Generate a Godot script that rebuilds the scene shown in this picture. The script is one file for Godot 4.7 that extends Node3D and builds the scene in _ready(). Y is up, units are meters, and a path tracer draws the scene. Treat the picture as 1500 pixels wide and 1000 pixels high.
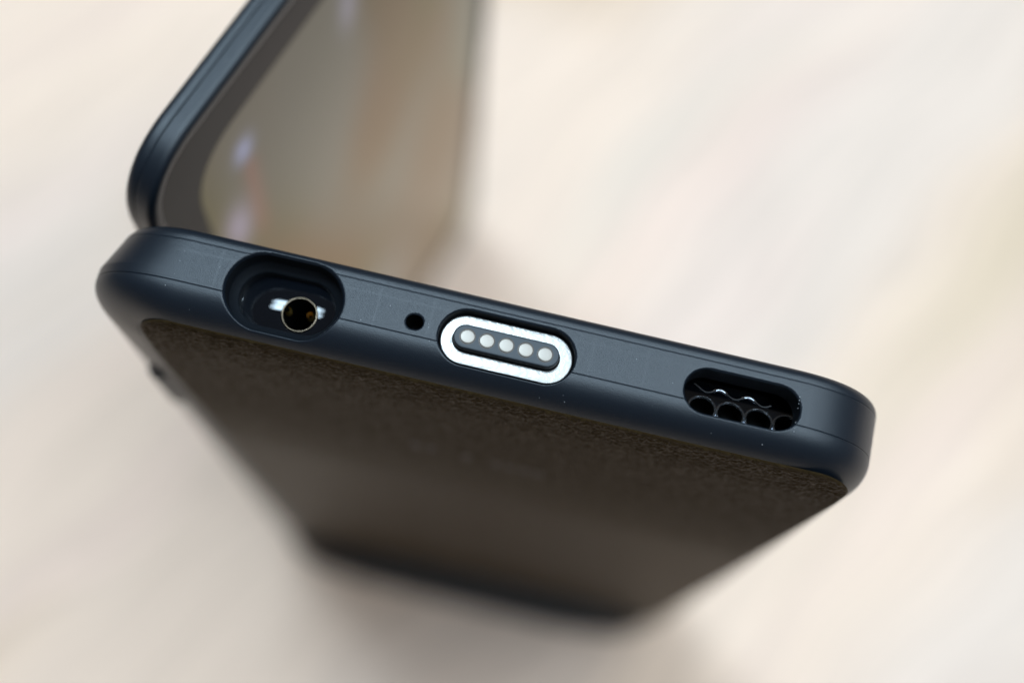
extends Node3D
# Close-up of a rubber flip phone case standing upright, opened like a book, on a pale wooden tabletop.
# Lengths below are millimetres in the case's own axes: x to the right along the end face, y from the
# leather back (0) to the screen side (11), z from the near end face (0) down to the tabletop (166).

const HIGH := 166.05
const XMIN := -47.6
const XMAX := 42.2
const RC := 12.0

var rng := RandomNumberGenerator.new()
var M := {}

func W(x: float, y: float, z: float) -> Vector3:
	return Vector3(x, HIGH - z, -y) * 0.001

# the second-screen cover has axes of its own: s across from the hinge, w through its thickness, z down
var cover_s := Vector3(0.28703, 0.95733, 0.03366)
var cover_w := Vector3(0.95759, -0.28768, 0.01623)
var cover_z := Vector3(-0.02522, -0.02757, 0.9993)
var cover_o := Vector3(-47.17, 14.44, 0.19)
const COVER_WIDE := 83.7
const COVER_LONG := 163.2

func CW(s: float, w: float, z: float) -> Vector3:
	var p := cover_o + cover_s * s + cover_w * w + cover_z * z
	return W(p.x, p.y, p.z)

func _ready() -> void:
	rng.seed = 7
	setup_camera()
	setup_light()
	make_materials()
	build_tabletop()
	build_case()
	build_phone()

# ---------------------------------------------------------------- camera and light
func setup_camera() -> void:
	var cam := Camera3D.new()
	cam.name = "camera"
	# rows of the fitted pose, turned into world axes (x, -z, -y)
	var bx := Vector3(0.97339112, 0.03280809, -0.22678925)
	var down := Vector3(0.22585872, -0.30450005, 0.92534726)
	var ahead := Vector3(-0.03869846, -0.95194713, -0.30380764)
	cam.transform = Transform3D(Basis(bx, -down, -ahead).orthonormalized(), W(5.7128, -34.208, -128.33))
	cam.fov = 30.14
	cam.near = 0.01
	cam.far = 20.0
	var lens := CameraAttributesPhysical.new()
	lens.frustum_focal_length = 44.57
	lens.frustum_focus_distance = 0.1352
	lens.frustum_near = 0.01
	lens.frustum_far = 20.0
	lens.exposure_aperture = 5.3
	cam.attributes = lens
	add_child(cam)
	cam.current = true

func setup_light() -> void:
	var env := Environment.new()
	env.background_mode = Environment.BG_COLOR
	env.background_color = Color(0.085, 0.075, 0.065).linear_to_srgb()
	env.tonemap_mode = Environment.TONE_MAPPER_LINEAR
	env.tonemap_exposure = 1.0
	env.sdfgi_enabled = true
	env.ssao_enabled = true
	env.ssil_enabled = true
	var we := WorldEnvironment.new()
	we.name = "environment"
	we.environment = env
	add_child(we)
	M.housing = mat(Color(0.7, 0.7, 0.7), 0.6)
	M.diffuser = mat(Color(0.8, 0.8, 0.8), 0.6)
	M.diffuser.emission_enabled = true
	M.diffuser.emission = Color(0.95, 0.98, 1.0)
	M.diffuser.emission_energy_multiplier = 1.2
	var cool := Color(0.81, 0.92, 1.0)
	# the twin-strip ceiling lamp whose two strips mirror in the glossy phone end
	ceiling_lamp("ceiling_lamp", "twin strip ceiling lamp mirrored as two white bars beside the headphone socket",
		Vector3(-0.53, 2.08, -0.60), [Vector2(0.0, -0.10), Vector2(0.0, 0.10)], Vector2(0.8, 0.105), 1.65, cool)
	ceiling_lamp("square_lamp", "wide square ceiling lamp lighting the case end and the tabletop from overhead",
		Vector3(0.84, 2.1, -0.40), [Vector2(0.0, 0.0)], Vector2(1.4, 1.7), 4.2, cool)

func ceiling_lamp(called: String, label: String, at: Vector3, spots: Array, size: Vector2, energy: float, tint: Color) -> void:
	var t := thing(called, label, "ceiling lamp", at)
	var hs := BoxMesh.new()
	var span := 0.0
	for s in spots:
		span = maxf(span, absf(s.y))
	hs.size = Vector3(size.x + 0.06, 0.05, size.y + 2.0 * span + 0.06)
	part(t, "housing", hs, M.housing, Vector3(0, 0.04, 0))
	for s in spots:
		var b := BoxMesh.new()
		b.size = Vector3(size.x, 0.012, size.y)
		part(t, "diffuser", b, M.diffuser, Vector3(s.x, 0.009, s.y))
		var l := AreaLight3D.new()
		l.name = "strip_light"
		l.area_size = size
		l.light_color = tint
		l.light_energy = energy
		l.area_normalize_energy = true
		l.shadow_enabled = true
		l.set("area_range", 8.0)
		l.rotation.x = -PI / 2
		l.position = Vector3(s.x, -0.002, s.y)
		t.add_child(l, true)

# ---------------------------------------------------------------- helpers
func thing(called: String, label: String, category: String, at := Vector3.ZERO) -> Node3D:
	var o := Node3D.new()
	o.name = called
	o.position = at
	o.set_meta("label", label)
	o.set_meta("category", category)
	add_child(o, true)
	return o

func part(parent: Node, called: String, mesh: Mesh, mat: Material, at := Vector3.ZERO) -> MeshInstance3D:
	var o := MeshInstance3D.new()
	o.name = called
	o.mesh = mesh
	o.material_override = mat
	o.position = at
	parent.add_child(o, true)
	return o

func mat(albedo: Color, rough: float, metal := 0.0, spec := 0.5) -> StandardMaterial3D:
	var m := StandardMaterial3D.new()
	m.albedo_color = albedo.linear_to_srgb()
	m.roughness = rough
	m.metallic = metal
	m.metallic_specular = spec
	return m

func noise_tex(freq: float, size: int, octaves: int, sd: int) -> NoiseTexture2D:
	var n := FastNoiseLite.new()
	n.noise_type = FastNoiseLite.TYPE_SIMPLEX_SMOOTH
	n.frequency = freq
	n.fractal_octaves = octaves
	n.seed = sd
	var t := NoiseTexture2D.new()
	t.width = size
	t.height = size
	t.seamless = true
	t.noise = n
	return t

func make_materials() -> void:
	var grain := noise_tex(0.09, 512, 3, 3)
	var rubber := mat(Color(0.0045, 0.0085, 0.0145), 0.42, 0.0, 0.52)
	rubber.heightmap_enabled = true
	rubber.heightmap_texture = grain
	rubber.heightmap_scale = 0.0018
	rubber.uv1_triplanar = true
	rubber.uv1_scale = Vector3(170, 170, 170)
	M.rubber = rubber
	M.recess = mat(Color(0.004, 0.006, 0.009), 0.6, 0.0, 0.35)
	M.leather = mat(Color(0.046, 0.030, 0.0135), 0.33, 0.0, 0.11)
	M.pogo_ring = mat(Color(0.255, 0.24, 0.225), 0.33, 1.0)
	var rg := noise_tex(0.03, 256, 4, 11)
	M.pogo_ring.heightmap_enabled = true
	M.pogo_ring.heightmap_texture = rg
	M.pogo_ring.heightmap_scale = 0.0024
	M.pogo_ring.uv1_triplanar = true
	M.pogo_ring.uv1_scale = Vector3(160, 160, 160)
	M.pin = mat(Color(0.205, 0.18, 0.155), 0.4, 1.0)
	M.block = mat(Color(0.020, 0.027, 0.034), 0.5)
	M.gap = mat(Color(0.05, 0.03, 0.015), 0.4)
	M.gloss = mat(Color(0.003, 0.004, 0.006), 0.025, 0.0, 0.5)
	M.black = mat(Color(0.003, 0.003, 0.003), 0.6, 0.0, 0.2)
	M.socket_ring = mat(Color(0.13, 0.10, 0.07), 0.25, 1.0)
	M.gold = mat(Color(1.0, 0.66, 0.18), 0.42, 1.0)
	M.rim = mat(Color(0.42, 0.44, 0.48), 0.24, 1.0)
	M.edge = mat(Color(0.003, 0.003, 0.004), 0.22, 0.0, 0.35)
	M.glass = mat(Color(0.010, 0.006, 0.004), 0.06, 0.0, 0.20)
	M.foil = mat(Color(0.075, 0.065, 0.068), 0.45, 0.0, 0.2)
	M.dust = mat(Color(0.55, 0.56, 0.58), 0.9)
	M.screen = mat(Color(0.010, 0.006, 0.004), 0.06, 0.0, 0.20)
	M.screen.emission_enabled = true
	M.screen.emission_texture = ImageTexture.create_from_image(wallpaper())
	M.screen.emission_operator = BaseMaterial3D.EMISSION_OP_MULTIPLY
	M.screen.emission = Color.WHITE
	M.screen.emission_energy_multiplier = 1.0
	M.wood = mat(Color(1, 1, 1), 0.55, 0.0, 0.35)
	M.wood.albedo_texture = ImageTexture.create_from_image(wood_image())
	M.wood.texture_repeat = true

func blob(x: float, y: float, cx: float, cy: float, rx: float, ry: float) -> float:
	var dx := (x - cx) / rx
	var dy := (y - cy) / ry
	return exp(-(dx * dx + dy * dy))

func wallpaper() -> Image:
	# what the lit second screen shows: soft olive, tan and rose haze with three pale lights and a red trail
	var n := FastNoiseLite.new()
	n.noise_type = FastNoiseLite.TYPE_SIMPLEX_SMOOTH
	n.seed = 5
	n.fractal_octaves = 2
	var im := Image.create(260, 500, false, Image.FORMAT_RGB8)
	for j in 500:
		for i in 260:
			var s := i / 260.0 * 68.0 + 10.0       # mm across
			var z := j / 500.0 * 147.0 + 9.0       # mm down
			var a := n.get_noise_2d(s * 2.6, z * 1.1) * 0.5 + 0.5
			var b := n.get_noise_2d(s * 2.0 + 300.0, z * 0.9) * 0.5 + 0.5
			var c := Vector3(0.21, 0.205, 0.125).lerp(Vector3(0.24, 0.188, 0.135), smoothstep(0.3, 0.6, a))
			c = c.lerp(Vector3(0.25, 0.27, 0.28), smoothstep(0.38, 0.7, b) * 0.9)
			c *= 0.70 + 0.55 * smoothstep(0.0, 75.0, z)
			c += Vector3(0.22, 0.30, 0.75) * blob(s, z, 18.5, 17.0, 1.7, 2.4)
			c += Vector3(0.28, 0.28, 0.62) * blob(s, z, 14.0, 32.0, 2.6, 5.5)
			c += Vector3(0.14, 0.16, 0.34) * blob(s, z, 42.0, 16.5, 2.0, 5.0)
			c += Vector3(0.09, 0.12, 0.20) * blob(s, z, 46.0, 125.0, 8.0, 12.0)
			var line := 19.0 - (z - 20.0) * 0.04
			c += Vector3(0.10, 0.0, 0.0) * blob(s, 0.0, line, 0.0, 1.5, 1.0) * smoothstep(19.0, 22.0, z) * (1.0 - smoothstep(36.0, 46.0, z))
			var col := Color(c.x * 0.59, c.y * 0.51, c.z * 0.385).linear_to_srgb()
			im.set_pixel(i, j, col)
	return im

func wood_image() -> Image:
	# bleached wood: long streaks of cream, pale grey and tan along v
	var n := FastNoiseLite.new()
	n.noise_type = FastNoiseLite.TYPE_SIMPLEX_SMOOTH
	n.seed = 21
	n.fractal_octaves = 3
	var fine := FastNoiseLite.new()
	fine.seed = 4
	fine.fractal_octaves = 3
	var im := Image.create(1024, 1024, false, Image.FORMAT_RGB8)
	for j in 1024:
		for i in 1024:
			var warp := n.get_noise_2d(i * 0.4 + 900.0, j * 0.35) * 26.0
			var a := n.get_noise_2d((i + warp) * 0.62, j * 0.10) * 0.5 + 0.5
			var b := n.get_noise_2d((i + warp) * 1.15 + 400.0, j * 0.16 + 70.0) * 0.5 + 0.5
			var g := fine.get_noise_2d((i + warp) * 14.0, j * 0.7)
			var k := n.get_noise_2d((i + warp) * 0.5 + 1500.0, j * 0.22 + 33.0) * 0.5 + 0.5
			var c := Vector3(0.93, 0.67, 0.51).lerp(Vector3(0.83, 0.645, 0.535), smoothstep(0.3, 0.7, a) * 0.65)
			c = c.lerp(Vector3(0.93, 0.63, 0.52), smoothstep(0.5, 0.8, b) * 0.4)
			c = c.lerp(Vector3(0.68, 0.45, 0.28), smoothstep(0.60, 0.85, k) * 0.6)
			# one darker tan figure in the grain and a greyer one beside it
			c = c.lerp(Vector3(0.72, 0.52, 0.34), 0.75 * blob(i + warp * 0.5, j, 182.0, 440.0, 20.0, 120.0))
			c = c.lerp(Vector3(0.80, 0.635, 0.51), 0.5 * blob(i + warp * 0.5, j, 46.0, 530.0, 14.0, 60.0))
			c *= 1.0 + 0.16 * g
			im.set_pixel(i, j, Color(c.x, c.y, c.z).linear_to_srgb())
	return im

# a mesh from points and triangles: smooth normals, turned so that they look away from «inside» (or towards it)
func smooth_mesh(v: PackedVector3Array, f: PackedInt32Array, inside: Vector3, towards := false, uv := PackedVector2Array()) -> ArrayMesh:
	var n := PackedVector3Array()
	n.resize(v.size())
	var vote := 0.0
	for k in range(0, f.size(), 3):
		var a := v[f[k]]
		var c := (v[f[k + 2]] - a).cross(v[f[k + 1]] - a)
		n[f[k]] += c
		n[f[k + 1]] += c
		n[f[k + 2]] += c
		vote += c.dot(a - inside)
	var flip := (vote < 0.0) != towards
	for k in v.size():
		n[k] = n[k].normalized() * (-1.0 if flip else 1.0) if n[k].length_squared() > 0.0 else Vector3.UP
	if flip:
		for k in range(0, f.size(), 3):
			var t := f[k + 1]
			f[k + 1] = f[k + 2]
			f[k + 2] = t
	var arr := []
	arr.resize(Mesh.ARRAY_MAX)
	arr[Mesh.ARRAY_VERTEX] = v
	arr[Mesh.ARRAY_NORMAL] = n
	arr[Mesh.ARRAY_INDEX] = f
	if uv.size():
		arr[Mesh.ARRAY_TEX_UV] = uv
	var m := ArrayMesh.new()
	m.add_surface_from_arrays(Mesh.PRIMITIVE_TRIANGLES, arr)
	return m

# rows of equal length, joined by quads; «closed» joins the last column to the first
func sheet(rows: Array, closed: bool, inside: Vector3, towards := false) -> ArrayMesh:
	var v := PackedVector3Array()
	var f := PackedInt32Array()
	var w: int = rows[0].size()
	for r in rows:
		v.append_array(r)
	for j in rows.size() - 1:
		for i in (w if closed else w - 1):
			var a := j * w + i
			var b := j * w + (i + 1) % w
			f.append_array([a, b, a + w, b, b + w, a + w])
	return smooth_mesh(v, f, inside, towards)

# round tube along a path of world points
func tube(path: PackedVector3Array, r: float, closed: bool, sides := 10) -> ArrayMesh:
	var rows := []
	var n := path.size()
	var mid := Vector3.ZERO
	for k in (n + 1 if closed else n):
		var p := path[k % n]
		var ahead: Vector3
		if closed:
			ahead = path[(k + 1) % n] - path[(k + n - 1) % n]
		else:
			ahead = path[mini(k + 1, n - 1)] - path[maxi(k - 1, 0)]
		ahead = ahead.normalized()
		var up := Vector3(0, 1, 0)
		if absf(ahead.dot(up)) > 0.9:
			up = Vector3(0, 0, 1)
		var side := ahead.cross(up).normalized()
		up = side.cross(ahead)
		var row := PackedVector3Array()
		for q in sides:
			var a := TAU * q / sides
			row.append(p + (side * cos(a) + up * sin(a)) * r)
		rows.append(row)
		mid += p
	# the vote about inside works ring by ring: use the first centre for a short tube
	var v := PackedVector3Array()
	var f := PackedInt32Array()
	for r2 in rows:
		v.append_array(r2)
	for j in rows.size() - 1:
		for i in sides:
			var a := j * sides + i
			var b := j * sides + (i + 1) % sides
			f.append_array([a, b, a + sides, b, b + sides, a + sides])
	# orientation from the first triangle
	var c := (v[f[2]] - v[f[0]]).cross(v[f[1]] - v[f[0]])
	var good := c.dot(v[f[0]] - path[0]) > 0.0
	if not good:
		for k in range(0, f.size(), 3):
			var t := f[k + 1]
			f[k + 1] = f[k + 2]
			f[k + 2] = t
	var nn := PackedVector3Array()
	nn.resize(v.size())
	for j in rows.size():
		for i in sides:
			nn[j * sides + i] = (v[j * sides + i] - path[j % n]).normalized()
	var arr := []
	arr.resize(Mesh.ARRAY_MAX)
	arr[Mesh.ARRAY_VERTEX] = v
	arr[Mesh.ARRAY_NORMAL] = nn
	arr[Mesh.ARRAY_INDEX] = f
	var m := ArrayMesh.new()
	m.add_surface_from_arrays(Mesh.PRIMITIVE_TRIANGLES, arr)
	return m

# ---------------------------------------------------------------- stadium openings
# an opening is {x, y, h (half of its straight), r, fillet}
func stad(o: Dictionary, x: float, y: float) -> float:
	var dx := maxf(absf(x - o.x) - o.h, 0.0)
	var dy: float = y - o.y
	return sqrt(dx * dx + dy * dy) - o.r

func stad_grad(o: Dictionary, x: float, y: float) -> Vector2:
	var dx: float = x - o.x
	dx = signf(dx) * maxf(absf(dx) - o.h, 0.0)
	var g := Vector2(dx, y - o.y)
	return g.normalized() if g.length() > 1e-6 else Vector2(0, 1)

# points round a stadium's outline, moved outwards by «grow»
func stad_ring(o: Dictionary, grow: float, count := 160) -> PackedVector2Array:
	var r: float = o.r + grow
	var total: float = 4.0 * o.h + TAU * r
	var out := PackedVector2Array()
	for k in count:
		var d := total * k / count
		if d < 2.0 * o.h:
			out.append(Vector2(o.x - o.h + d, o.y + r))
			continue
		d -= 2.0 * o.h
		if d < PI * r:
			var a := PI / 2 - d / r
			out.append(Vector2(o.x + o.h + cos(a) * r, o.y + sin(a) * r))
			continue
		d -= PI * r
		if d < 2.0 * o.h:
			out.append(Vector2(o.x + o.h - d, o.y - r))
			continue
		d -= 2.0 * o.h
		var b := -PI / 2 - d / r
		out.append(Vector2(o.x - o.h + cos(b) * r, o.y + sin(b) * r))
	return out

# a loft through rings of a stadium: each step [grow, z]
func stad_loft(o: Dictionary, steps: Array, towards: bool, floor_closed := false, count := 120) -> ArrayMesh:
	var rows := []
	for s in steps:
		var row := PackedVector3Array()
		for p in stad_ring(o, s[0], count):
			row.append(W(p.x, p.y, s[1]))
		rows.append(row)
	if floor_closed:
		var row := PackedVector3Array()
		var last: float = steps[-1][1]
		for p in stad_ring(o, steps[-1][0], count):
			row.append(W(clampf(p.x, o.x - o.h, o.x + o.h), o.y, last))
		rows.append(row)
	return sheet(rows, true, W(o.x, o.y, (steps[0][1] + steps[-1][1]) * 0.5), towards)

# ---------------------------------------------------------------- tabletop
func build_tabletop() -> void:
	var slab := BoxMesh.new()
	slab.size = Vector3(1.9, 0.03, 1.1)
	var st := SurfaceTool.new()
	st.create_from(slab, 0)
	var base := st.commit_to_arrays()
	var v: PackedVector3Array = base[Mesh.ARRAY_VERTEX]
	var uv := PackedVector2Array()
	var turn := deg_to_rad(-31.0)
	for p in v:
		var q := Vector2(p.x, p.z).rotated(turn)
		uv.append(q / 0.62 + Vector2(0.13, 0.4))
	base[Mesh.ARRAY_TEX_UV] = uv
	base[Mesh.ARRAY_TANGENT] = null
	var m := ArrayMesh.new()
	m.add_surface_from_arrays(Mesh.PRIMITIVE_TRIANGLES, base)
	var t := part(self, "tabletop", m, M.wood, Vector3(0.1, -0.0155, -0.15))
	t.set_meta("kind", "structure")
	t.set_meta("label", "pale bleached wooden tabletop far below, blurred, under the standing case")

# ---------------------------------------------------------------- rims (case body and cover frame share this)
# the outline as columns [edge point x, z, outward x, outward z]; the near edge gets the step «fine»
func outline(x0: float, x1: float, z0: float, z1: float, r: float, fine: float) -> Array:
	var c := []
	var n := int((x1 - x0 - 2.0 * r) / fine)
	for k in n:
		c.append([lerpf(x0 + r, x1 - r, float(k) / n), z0, 0.0, -1.0])
	corner(c, x1 - r, z0 + r, r, -PI / 2, 160)
	for k in 40:
		c.append([x1, lerpf(z0 + r, z1 - r, k / 40.0), 1.0, 0.0])
	corner(c, x1 - r, z1 - r, r, 0.0, 24)
	for k in 40:
		c.append([lerpf(x1 - r, x0 + r, k / 40.0), z1, 0.0, 1.0])
	corner(c, x0 + r, z1 - r, r, PI / 2, 24)
	for k in 40:
		c.append([x0, lerpf(z1 - r, z0 + r, k / 40.0), -1.0, 0.0])
	corner(c, x0 + r, z0 + r, r, PI, 160)
	return c

# a corner whose bend eases in and out (a superellipse), a quarter turn from «from»
func corner(c: Array, x: float, z: float, r: float, from: float, count: int) -> void:
	for k in count:
		var a := PI / 2 * k / count
		var p := Vector2(cos(a) ** 0.83, sin(a) ** 0.83).rotated(from) * r
		var d := Vector2(cos(a) ** 1.17, sin(a) ** 1.17).normalized().rotated(from)
		c.append([x + p.x, z + p.y, d.x, d.y])

var py := PackedFloat32Array()   # the case body's profile: y ...
var pi := PackedFloat32Array()   # ... and how far it stands back from the outline there

func set_back(y: float) -> float:
	for k in range(1, py.size()):
		if py[k] >= y and py[k] > py[k - 1]:
			return lerpf(pi[k - 1], pi[k], clampf((y - py[k - 1]) / (py[k] - py[k - 1]), 0.0, 1.0))
	return pi[pi.size() - 1]

func groove(ys: PackedFloat32Array, ins: PackedFloat32Array, y: float, half: float, deep: float) -> void:
	for g in [[-1.0, 0.0], [-0.45, 1.0], [0.45, 1.0], [1.0, 0.0]]:
		ys.append(y + g[0] * half)
		ins.append(g[1] * deep)

const SEAM_LOW := 4.9
const SEAM_HIGH := 9.68
const FACE_TOP := 10.0

func case_profile() -> void:
	for p in [[1.14, 11.0], [1.13, 8.0], [1.12, 3.1]]:
		py.append(p[0])
		pi.append(p[1])
	# the back edge is a round that stops short of the leather at a steep angle
	for k in 42:
		var a := lerpf(deg_to_rad(62.0), 0.0, k / 41.0)
		py.append(SEAM_LOW - 0.1 - 4.2 * sin(a))
		pi.append(5.25 * (1.0 - cos(a)))
	groove(py, pi, SEAM_LOW, 0.06, 0.08)
	var y := SEAM_LOW + 0.1
	while y < SEAM_HIGH - 0.1:
		py.append(y)
		pi.append(0.0)
		y += 0.1
	groove(py, pi, SEAM_HIGH, 0.045, 0.045)
	py.append(SEAM_HIGH + 0.15)
	pi.append(0.0)
	for k in 14:
		var a := PI / 2 * k / 13.0
		py.append(FACE_TOP + 1.25 * sin(a))
		pi.append(1.25 * (1.0 - cos(a)))
	for p in [[11.25, 1.6], [11.25, 2.2], [11.15, 2.4], [10.8, 2.45], [10.6, 2.5]]:
		py.append(p[0])
		pi.append(p[1])

var openings := []

func fillet_drop(sd: float, fr: float) -> float:
	if sd >= fr:
		return 0.0
	var q := fr - maxf(sd, 0.0)
	return fr - sqrt(maxf(fr * fr - q * q, 0.0))

func body_mesh() -> ArrayMesh:
	var cols := outline(XMIN, XMAX, 0.0, HIGH, RC, 0.1)
	var w := cols.size()
	var h := py.size()
	var v := PackedVector3Array()
	var keep := PackedByteArray()
	v.resize(w * h)
	keep.resize(w * h)
	keep.fill(1)
	for j in h:
		for i in w:
			var c: Array = cols[i]
			var y := py[j]
			var ins := pi[j]
			var lean := clampf(-c[2], 0.0, 1.0)
			ins += lean * maxf(0.0, y - 6.0) * 0.42
			if y < SEAM_LOW and ins < 5.0:
				ins *= 1.0 + 1.3 * lean + 0.1 * maxf(c[2], 0.0)
			if y < SEAM_LOW:
				y -= 0.17 * c[2] * c[2] * (SEAM_LOW - y)
			var x: float = c[0] - c[2] * ins
			var z: float = c[1] - c[3] * ins
			if c[3] < -0.9 and y > 1.0:
				for o in openings:
					if absf(x - o.x) > o.h + o.r + 1.0:
						continue
					var sd := stad(o, x, y)
					if sd > o.fillet + 0.1:
						continue
					if sd < -0.075:
						keep[j * w + i] = 0
					elif sd < 0.075:
						var g := stad_grad(o, x, y)
						x -= g.x * sd
						y -= g.y * sd
						z = c[1] + set_back(y) + o.fillet
					else:
						z += fillet_drop(sd, o.fillet)
			v[j * w + i] = W(x, y, z)
	var f := PackedInt32Array()
	for j in h - 1:
		for i in w:
			var q := [j * w + i, j * w + (i + 1) % w, (j + 1) * w + (i + 1) % w, (j + 1) * w + i]
			var left := []
			for k in q:
				if keep[k]:
					left.append(k)
			if left.size() == 4:
				f.append_array([q[0], q[1], q[2], q[0], q[2], q[3]])
			elif left.size() == 3:
				f.append_array(left)
	return smooth_mesh(v, f, W(-2, 5.5, 80))

# wall of an opening: from its rounded lip straight in, then by «steps» [grow, z]
func recess_mesh(o: Dictionary, steps: Array) -> ArrayMesh:
	var rows := []
	var top := PackedVector3Array()
	for p in stad_ring(o, 0.0, 200):
		top.append(W(p.x, p.y, set_back(p.y) + o.fillet - 0.01))
	rows.append(top)
	for s in steps:
		var row := PackedVector3Array()
		for p in stad_ring(o, s[0], 200):
			row.append(W(p.x, p.y, maxf(s[1], set_back(clampf(p.y, 1.5, 10.5)) + o.fillet)))
		rows.append(row)
	return sheet(rows, true, W(o.x, o.y, 2.0), true)

# ---------------------------------------------------------------- the case
func build_case() -> void:
	case_profile()
	var port := {"x": -24.5, "y": 6.12, "h": 2.25, "r": 4.12, "fillet": 0.42}
	var mic := {"x": -10.12, "y": 6.44, "h": 0.12, "r": 0.82, "fillet": 0.14}
	var pogo := {"x": 0.05, "y": 6.12, "h": 4.42, "r": 3.02, "fillet": 0.16}
	var slot := {"x": 25.6, "y": 6.3, "h": 3.78, "r": 2.43, "fillet": 0.2}
	openings = [port, mic, pogo, slot]
	var t := thing("flip_phone_case", "dark navy rubber flip case with leather back and charging contacts, standing open like a book", "phone case")
	var body := part(t, "case_body", body_mesh(), M.rubber)
	part(body, "socket_opening", recess_mesh(port, [[-0.05, 2.0], [-0.12, 2.4], [-0.9, 3.0], [-1.05, 3.15], [-1.08, 4.6]]), M.recess)
	part(body, "speaker_opening", recess_mesh(slot, [[-0.02, 1.0], [-0.05, 3.2]]), M.recess)
	var hole := stad_loft(mic, [[0.0, 0.13], [-0.03, 1.0], [-0.05, 3.0]], true, true, 48)
	part(body, "microphone_hole", hole, M.black)
	build_connector(t, pogo)
	build_leather(t)
	# the side key that stands out of the left flank a little way down
	part(t, "side_key", side_key(), M.rubber)
	part(t, "end_lip", end_lip(), M.rubber)
	build_hinge(t)
	build_cover(t)
	build_dust(t)

func build_connector(t: Node3D, o: Dictionary) -> void:
	var c := Node3D.new()
	c.name = "charging_connector"
	t.add_child(c, true)
	part(c, "connector_well", stad_loft(o, [[0.0, 0.15], [0.0, 0.9], [-0.02, 1.9], [-0.6, 1.95]], true, true), M.recess)
	var hole := {"x": 0.0, "y": 6.2, "h": 4.42, "r": 1.42}
	# the plated ring: outer edge rolled over, flat face, inner edge rolled into the gap
	var rows := []
	for s in [[-0.03, 0, 1.9], [-0.04, 0, 1.62], [-0.08, 0, 1.42], [-0.15, 0, 1.29], [-0.24, 0, 1.23], [-0.36, 0, 1.205], [-0.8, 0, 1.2], [0.10, 1, 1.2], [0.03, 1, 1.22], [-0.01, 1, 1.3], [-0.02, 1, 1.9]]:
		var row := PackedVector3Array()
		for p in stad_ring(o if s[1] == 0 else hole, s[0], 160):
			row.append(W(p.x, p.y, s[2]))
		rows.append(row)
	part(c, "contact_ring", sheet(rows, true, W(0, 6.2, 3.0)), M.pogo_ring)
	part(c, "contact_gap", stad_loft(hole, [[0.0, 1.7], [-0.3, 1.71]], true, true), M.gap)
	var blk := {"x": 0.0, "y": 6.2, "h": 4.42, "r": 1.35}
	part(c, "contact_block", stad_loft(blk, [[-0.0, 1.8], [0.0, 0.25], [-0.04, 0.13], [-0.12, 0.08], [-0.3, 0.075]], false, true), M.block)
	for k in 5:
		var pin := {"x": -4.24 + 2.12 * k, "y": 6.19, "h": 0.001, "r": 0.74}
		part(c, "contact_pin", stad_loft(pin, [[0.06, 0.075], [0.05, 0.04], [0.0, 0.01], [-0.12, 0.0], [-0.35, -0.008], [-0.6, -0.011]], false, true, 40), M.pin)
		part(c, "pin_collar", stad_loft(pin, [[0.16, 0.074], [0.13, 0.066], [0.05, 0.065]], false, false, 40), M.gap)

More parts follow.
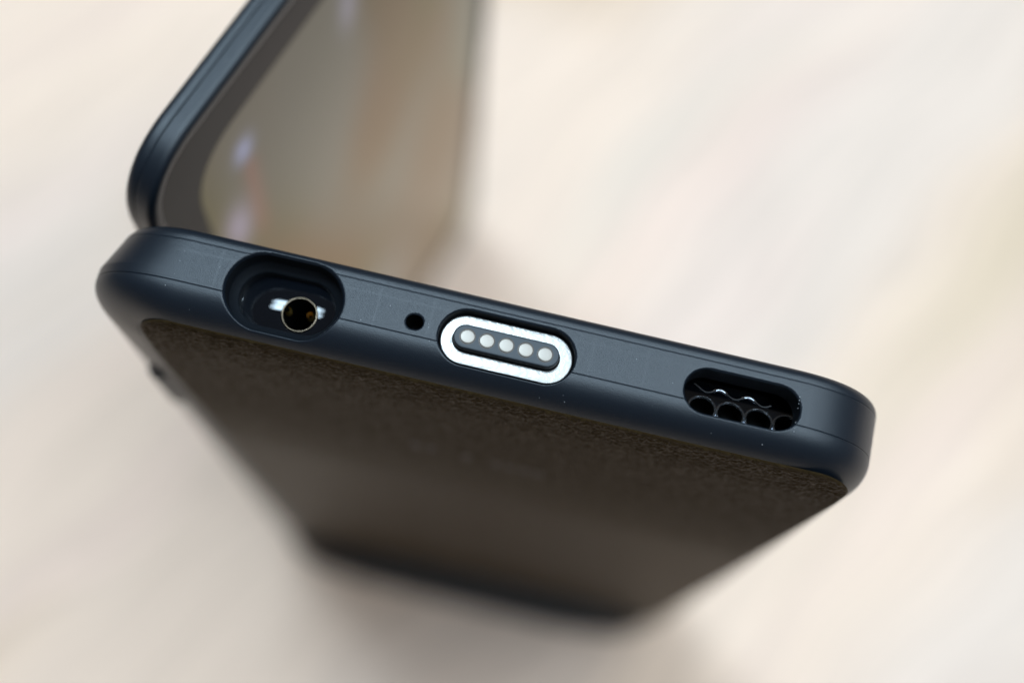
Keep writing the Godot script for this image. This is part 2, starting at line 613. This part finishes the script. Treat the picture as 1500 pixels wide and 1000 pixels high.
func build_leather(t: Node3D) -> void:
	# pebbled grain modelled in the near part of the panel, coarser further down
	var cell := FastNoiseLite.new()
	cell.noise_type = FastNoiseLite.TYPE_CELLULAR
	cell.cellular_return_type = FastNoiseLite.RETURN_DISTANCE2_SUB
	cell.cellular_jitter = 1.0
	cell.frequency = 1.0
	cell.seed = 9
	var soft := FastNoiseLite.new()
	soft.noise_type = FastNoiseLite.TYPE_SIMPLEX_SMOOTH
	soft.frequency = 0.35
	soft.fractal_octaves = 2
	soft.seed = 2
	var x0 := XMIN + 7.2
	var x1 := XMAX - 2.5
	var z0 := 2.75
	var z1 := HIGH - 3.2
	var r := 4.6
	var zs := PackedFloat32Array()
	var z := z0
	var dz := 0.13
	while z < z1:
		zs.append(z)
		if z < z0 + 0.6:
			z += 0.06
		elif z < 55.0:
			z += dz
		else:
			dz = minf(dz * 1.06, 1.2)
			z += dz
	zs.append(z1)
	var n := 520
	var rows := []
	for zz in zs:
		var in_near := maxf(0.0, z0 + r - zz)
		var in_far := maxf(0.0, zz - (z1 - r))
		var q := maxf(in_near, in_far)
		var ins := r - sqrt(maxf(0.0, r * r - q * q))
		var row := PackedVector3Array()
		for i in n + 1:
			var u := float(i) / n
			var x := lerpf(x0 + ins, x1 - ins, u)
			var e := minf(minf(x - x0, x1 - x), minf(zz - z0, z1 - zz))
			if q > 0.0:
				var cx := clampf(x, x0 + r, x1 - r)
				e = minf(e, r - sqrt((x - cx) * (x - cx) + q * q))
			e = maxf(e, 0.0)
			var g := cell.get_noise_2d(x * 1.8 + soft.get_noise_2d(x * 2.0, zz * 2.0) * 0.8, zz * 0.95) + 1.0
			g = clampf(g * 1.5, 0.0, 1.0)
			var hgt := 0.32 * sqrt(g) + 0.03 * soft.get_noise_2d(x, zz)
			# the panel rolls over towards the rim, with a fine stitched row just inside its edge
			var fade := 1.15 - 0.15 * smoothstep(4.0, 14.0, zz) if zz < 22.0 else 1.0 - smoothstep(22.0, 75.0, zz) * 0.85
			var roll := 0.72 * pow(maxf(0.0, 1.0 - minf(zz - z0, z1 - zz) / 10.0), 2.0)
			var edge := 1.0 - exp(-e / 0.22)
			var stitch := exp(-pow((e - 0.7) / 0.16, 2.0)) * (0.5 + 0.5 * sin((x + zz) * 8.0)) * 0.06
			row.append(W(x, 0.38 + roll + 0.02 * (1.0 - edge) - hgt * edge * fade + stitch, zz))
		rows.append(row)
	var panel := part(t, "leather_panel", sheet(rows, false, W(0, 6, 80)), M.leather)
	# small foil print, too blurred in the photo to read: a round mark and a short run of strokes
	var st := SurfaceTool.new()
	st.begin(Mesh.PRIMITIVE_TRIANGLES)
	for b in [[-9.6, 31.0, 1.2, 2.0], [-7.6, 31.0, 1.0, 2.0], [-2.9, 31.0, 1.0, 2.2], [1.0, 31.2, 1.2, 1.6], [2.8, 31.2, 1.3, 1.6], [4.7, 31.2, 1.2, 1.6], [6.5, 31.2, 1.3, 1.6]]:
		var bm := BoxMesh.new()
		bm.size = Vector3(b[2], b[3], 0.06) * 0.001
		st.append_from(bm, 0, Transform3D(Basis(), W(b[0], 0.16, b[1])))
	part(panel, "foil_print", st.commit(), M.foil)

func side_key() -> ArrayMesh:
	return capped(W(-43.3, 1.7, 27.0), W(-43.3, 1.7, 40.0), 0.0017)

# the thick raised lip across the far end of the back, on which the case stands
func end_lip() -> ArrayMesh:
	var rows := []
	for k in 33:
		var u := lerpf(-1.0, 1.0, k / 32.0)
		var x := -2.6 + 41.5 * signf(u) * (1.0 - pow(1.0 - absf(u), 1.6))
		var swell := pow(maxf(0.0, 1.0 - pow(absf(x + 2.6) / 41.6, 5.0)), 0.5)
		var row := PackedVector3Array()
		for j in 25:
			var a := TAU * j / 24.0
			row.append(W(x, 2.2 - 1.3 * swell - (5.8 * swell + 0.05) * cos(a), 160.6 + 5.1 * sin(a) * (0.4 + 0.6 * swell)))
		rows.append(row)
	return sheet(rows, false, W(-2.6, 1.2, 160.6))

func build_hinge(t: Node3D) -> void:
	var hg := Node3D.new()
	hg.name = "hinge"
	t.add_child(hg, true)
	# two knuckle barrels, one along the body and one along the cover, with a link between them
	var a := PackedVector3Array()
	var b := PackedVector3Array()
	for k in 2:
		var z := 15.0 + 133.0 * k
		a.append(W(-43.6, 9.7, z))
		b.append(CW(1.6, 2.2, z))
	for p in [a, b]:
		part(hg, "hinge_barrel", capped(p[0], p[1], 0.0021), M.rubber)
	var link := BoxMesh.new()
	var mid := (a[0] + a[1] + b[0] + b[1]) * 0.25
	var across := ((b[0] + b[1]) - (a[0] + a[1])) * 0.5
	var along := ((a[0] - a[1]) + (b[0] - b[1])).normalized()
	link.size = Vector3(across.length(), 0.131, 0.0026)
	var o := part(hg, "hinge_link", link, M.rubber)
	var ax := (across - along * across.dot(along)).normalized()
	o.transform = Transform3D(Basis(ax, along, ax.cross(along)), mid)

func capped(p: Vector3, q: Vector3, r: float) -> ArrayMesh:
	var d := (q - p).normalized()
	var s := d.cross(Vector3(0, 0, 1)).normalized()
	var u := s.cross(d)
	var rows := []
	for g in [[0.0, 0.0], [0.0, 0.7], [0.0003, 0.9], [0.0008, 1.0]]:
		rows.append([p + d * g[0], g[1]])
	for g in [[0.0008, 1.0], [0.0003, 0.9], [0.0, 0.7], [0.0, 0.0]]:
		rows.append([q - d * g[0], g[1]])
	var out := []
	for g in rows:
		var row := PackedVector3Array()
		for k in 24:
			var a := TAU * k / 24
			row.append(g[0] + (s * cos(a) + u * sin(a)) * r * g[1])
		out.append(row)
	return sheet(out, true, (p + q) * 0.5)

func build_cover(t: Node3D) -> void:
	var cv := Node3D.new()
	cv.name = "screen_cover"
	t.add_child(cv, true)
	var r := 11.0
	var ws := PackedFloat32Array()
	var ins := PackedFloat32Array()
	for k in 15:
		var a := PI / 2 * k / 14.0
		ws.append(1.1 - 1.1 * cos(a))
		ins.append(1.2 * (1.0 - sin(a)))
	groove(ws, ins, 1.78, 0.08, 0.13)
	for y in [2.1, 2.5, 2.9, 3.2]:
		ws.append(y)
		ins.append(0.0)
	for k in 14:
		var a := PI / 2 * k / 13.0
		ws.append(3.2 + 1.0 * sin(a))
		ins.append(1.0 * (1.0 - cos(a)))
	for p in [[4.2, 1.5], [4.15, 1.75], [3.9, 1.85], [3.6, 1.9]]:
		ws.append(p[0])
		ins.append(p[1])
	var cols := outline(0.0, COVER_WIDE, 0.0, COVER_LONG, r, 1.0)
	var rows := []
	for j in ws.size():
		var row := PackedVector3Array()
		for c in cols:
			row.append(CW(c[0] - c[2] * ins[j], ws[j], c[1] - c[3] * ins[j]))
		rows.append(row)
	part(cv, "cover_frame", sheet(rows, true, CW(COVER_WIDE / 2, 2.0, COVER_LONG / 2)), M.rubber)
	# outer back plate, front glass with its dark border, and the lit picture area in it
	part(cv, "cover_back", plate(cols, 1.65, 0.0, Vector2.ZERO, false), M.rubber)
	part(cv, "cover_glass", plate(cols, 1.88, 3.88, Vector2.ZERO, false), M.glass)
	var pic := outline(7.9, COVER_WIDE - 4.2, 8.9, COVER_LONG - 6.0, 9.5, 2.0)
	part(cv, "lit_screen", plate(pic, 0.0, 3.90, Vector2(1, 1), true), M.screen)

# a flat plate inside an outline, as a fan round its middle, in the cover's axes
func plate(cols: Array, inset: float, w: float, uvs: Vector2, use_uv: bool) -> ArrayMesh:
	var v := PackedVector3Array()
	var f := PackedInt32Array()
	var uv := PackedVector2Array()
	var lo := Vector2(1e9, 1e9)
	var hi := -lo
	var pts := []
	for c in cols:
		var p := Vector2(c[0] - c[2] * inset, c[1] - c[3] * inset)
		pts.append(p)
		lo = lo.min(p)
		hi = hi.max(p)
	var mid := (lo + hi) * 0.5
	pts.append(mid)
	for p in pts:
		v.append(CW(p.x, w, p.y))
		if use_uv:
			uv.append((p - lo) / (hi - lo) * uvs)
	var n := cols.size()
	for k in n:
		f.append_array([n, k, (k + 1) % n])
	return smooth_mesh(v, f, CW(mid.x, 2.0, mid.y), false, uv)

func build_dust(t: Node3D) -> void:
	var st := SurfaceTool.new()
	st.begin(Mesh.PRIMITIVE_TRIANGLES)
	for k in 46:
		var x := rng.randf_range(-40.0, 40.0)
		var y := rng.randf_range(1.8, 9.6)
		var inside := false
		for o in openings:
			if stad(o, x, y) < 0.4:
				inside = true
		if inside:
			continue
		if x > 31.0 or x < -36.0:
			y = rng.randf_range(4.0, 9.0)
			x = clampf(x, -37.0, 31.5)
		var z := set_back(y)
		var sz := rng.randf_range(0.025, 0.06)
		var s := SphereMesh.new()
		s.radius = sz
		s.height = sz * 2.0
		s.radial_segments = 6
		s.rings = 3
		var b := Basis.from_euler(Vector3(rng.randf() * TAU, rng.randf() * TAU, 0)).scaled(Vector3(1, 0.6, rng.randf_range(0.7, 1.3)) * 0.001)
		st.append_from(s, 0, Transform3D(b, W(x, y, z - sz * 0.3)))
	var d := part(t, "dust_specks", st.commit(), M.dust)
	d.set_meta("kind", "stuff")

# ---------------------------------------------------------------- the phone inside
const BODY_Z := 3.45

func phone_z(x: float, y: float) -> float:
	# the phone's polished end: crowned through its thickness, and dished up round the headphone socket
	var ax := minf(absf(x + 22.9), 6.5)
	var tilt := 0.5 * (y - 5.5) * smoothstep(14.0, 18.0, x)
	return BODY_Z + tilt + (y - 6.0) * (y - 6.0) / (2.0 * 13.0) + ax * ax / (2.0 * 30.0)

func build_phone() -> void:
	var t := thing("smartphone", "glossy black smartphone sitting inside the case, its headphone socket and speaker holes showing", "phone")
	var jack := {"x": -22.95, "y": 5.35, "h": 0.001, "r": 1.86, "fillet": 0.0}
	var holes := []
	for k in 4:
		holes.append({"x": 22.05 + 3.13 * k, "y": 5.5, "h": 0.001, "r": 1.43, "fillet": 0.0})
	var cut := [jack] + holes
	# end face as a grid with the holes left out
	var x0 := -34.0
	var x1 := 34.0
	var nx := 566
	var ny := 70
	var v := PackedVector3Array()
	var keep := PackedByteArray()
	for j in ny + 1:
		for i in nx + 1:
			var x := lerpf(x0, x1, float(i) / nx)
			var y := lerpf(2.4, 10.4, float(j) / ny)
			var k := 1
			for o in cut:
				if absf(x - o.x) > 3.0:
					continue
				var sd := stad(o, x, y)
				if sd < -0.09:
					k = 0
				elif sd < 0.09:
					var g := stad_grad(o, x, y)
					x -= g.x * sd
					y -= g.y * sd
			keep.append(k)
			v.append(W(x, y, phone_z(x, y)))
	var f := PackedInt32Array()
	var w := nx + 1
	for j in ny:
		for i in nx:
			var left := []
			for q in [j * w + i, j * w + i + 1, (j + 1) * w + i + 1, (j + 1) * w + i]:
				if keep[q]:
					left.append(q)
			if left.size() == 4:
				f.append_array([left[0], left[1], left[2], left[0], left[2], left[3]])
			elif left.size() == 3:
				f.append_array(left)
	part(t, "end_face", smooth_mesh(v, f, W(0, 6, 80)), M.gloss)
	# the rest of the body, closed all round behind the end face
	var rows := []
	for g in [[4.9, 0.6, 0.4], [5.4, 0.15, 0.1], [6.5, 0.0, 0.0], [159.0, 0.0, 0.0], [161.5, 1.0, 0.8], [162.0, 3.0, 3.0]]:
		var row := PackedVector3Array()
		for k in 64:
			var a := TAU * k / 64
			var cx := signf(cos(a)) * absf(cos(a)) ** 0.25
			var cy := signf(sin(a)) * absf(sin(a)) ** 0.45
			row.append(W(-0.1 + cx * (36.0 - g[1]), 6.3 + cy * (3.8 - g[2]), g[0]))
		rows.append(row)
	part(t, "phone_body", sheet(rows, true, W(0, 6, 80)), M.gloss)
	var gl := BoxMesh.new()
	gl.size = Vector3(78.0, 154.0, 0.3) * 0.001
	part(t, "front_glass", gl, M.glass, W(-2.6, 10.75, 82.0))
	# headphone socket
	var sk := Node3D.new()
	sk.name = "headphone_socket"
	t.add_child(sk, true)
	var path := PackedVector3Array()
	for k in 48:
		var a := TAU * k / 48
		path.append(W(jack.x + cos(a) * 1.9, jack.y + sin(a) * 1.9, phone_z(jack.x + cos(a) * 1.9, jack.y + sin(a) * 1.9) - 0.02))
	part(sk, "socket_ring", tube(path, 0.00013, true), M.socket_ring)
	part(sk, "socket_barrel", stad_loft(jack, [[-0.02, BODY_Z + 0.02], [-0.06, BODY_Z + 0.6], [-0.06, 14.0]], true, true, 48), M.black)
	for d in [Vector2(-1.62, 0.45), Vector2(1.05, 0.35)]:
		var cp := PackedVector3Array()
		for k in 5:
			cp.append(W(jack.x + d.x, jack.y + d.y, BODY_Z + 0.45 + 0.35 * k))
		part(sk, "contact_spring", tube(cp, 0.00038, false), M.gold)
	# speaker holes with rolled glossy rims, and the scalloped edge above them
	var gr := Node3D.new()
	gr.name = "speaker_grille"
	t.add_child(gr, true)
	for o in holes:
		var p2 := PackedVector3Array()
		for k in 40:
			var a := TAU * k / 40
			p2.append(W(o.x + cos(a) * 1.5, o.y + sin(a) * 1.5, phone_z(o.x, o.y + sin(a) * 1.5) - 0.14))
		part(gr, "hole_rim", tube(p2, 0.00017, true, 14), M.rim)
		part(gr, "speaker_hole", stad_loft(o, [[0.0, BODY_Z + 0.9], [-0.05, 7.0]], true, true, 40), M.black)
	var wave := PackedVector3Array()
	for k in 60:
		var x := 20.6 + 8.6 * k / 59.0
		wave.append(W(x, 7.35 - 0.3 * cos((x - 22.05) / 3.13 * TAU) - 0.03 * (x - 22.0), 2.95))
	part(gr, "scalloped_edge", tube(wave, 0.00012, false, 12), M.edge)
	for cx in [23.6, 26.75]:
		var lip := PackedVector3Array()
		for k in 13:
			var x: float = cx - 0.75 + 1.5 * k / 12.0
			lip.append(W(x, 7.35 - 0.3 * cos((x - 22.05) / 3.13 * TAU) - 0.03 * (x - 22.0), 2.93 + 0.12 * absf(x - cx)))
		part(gr, "scallop_lip", tube(lip, 0.00016, false, 12), M.rim)
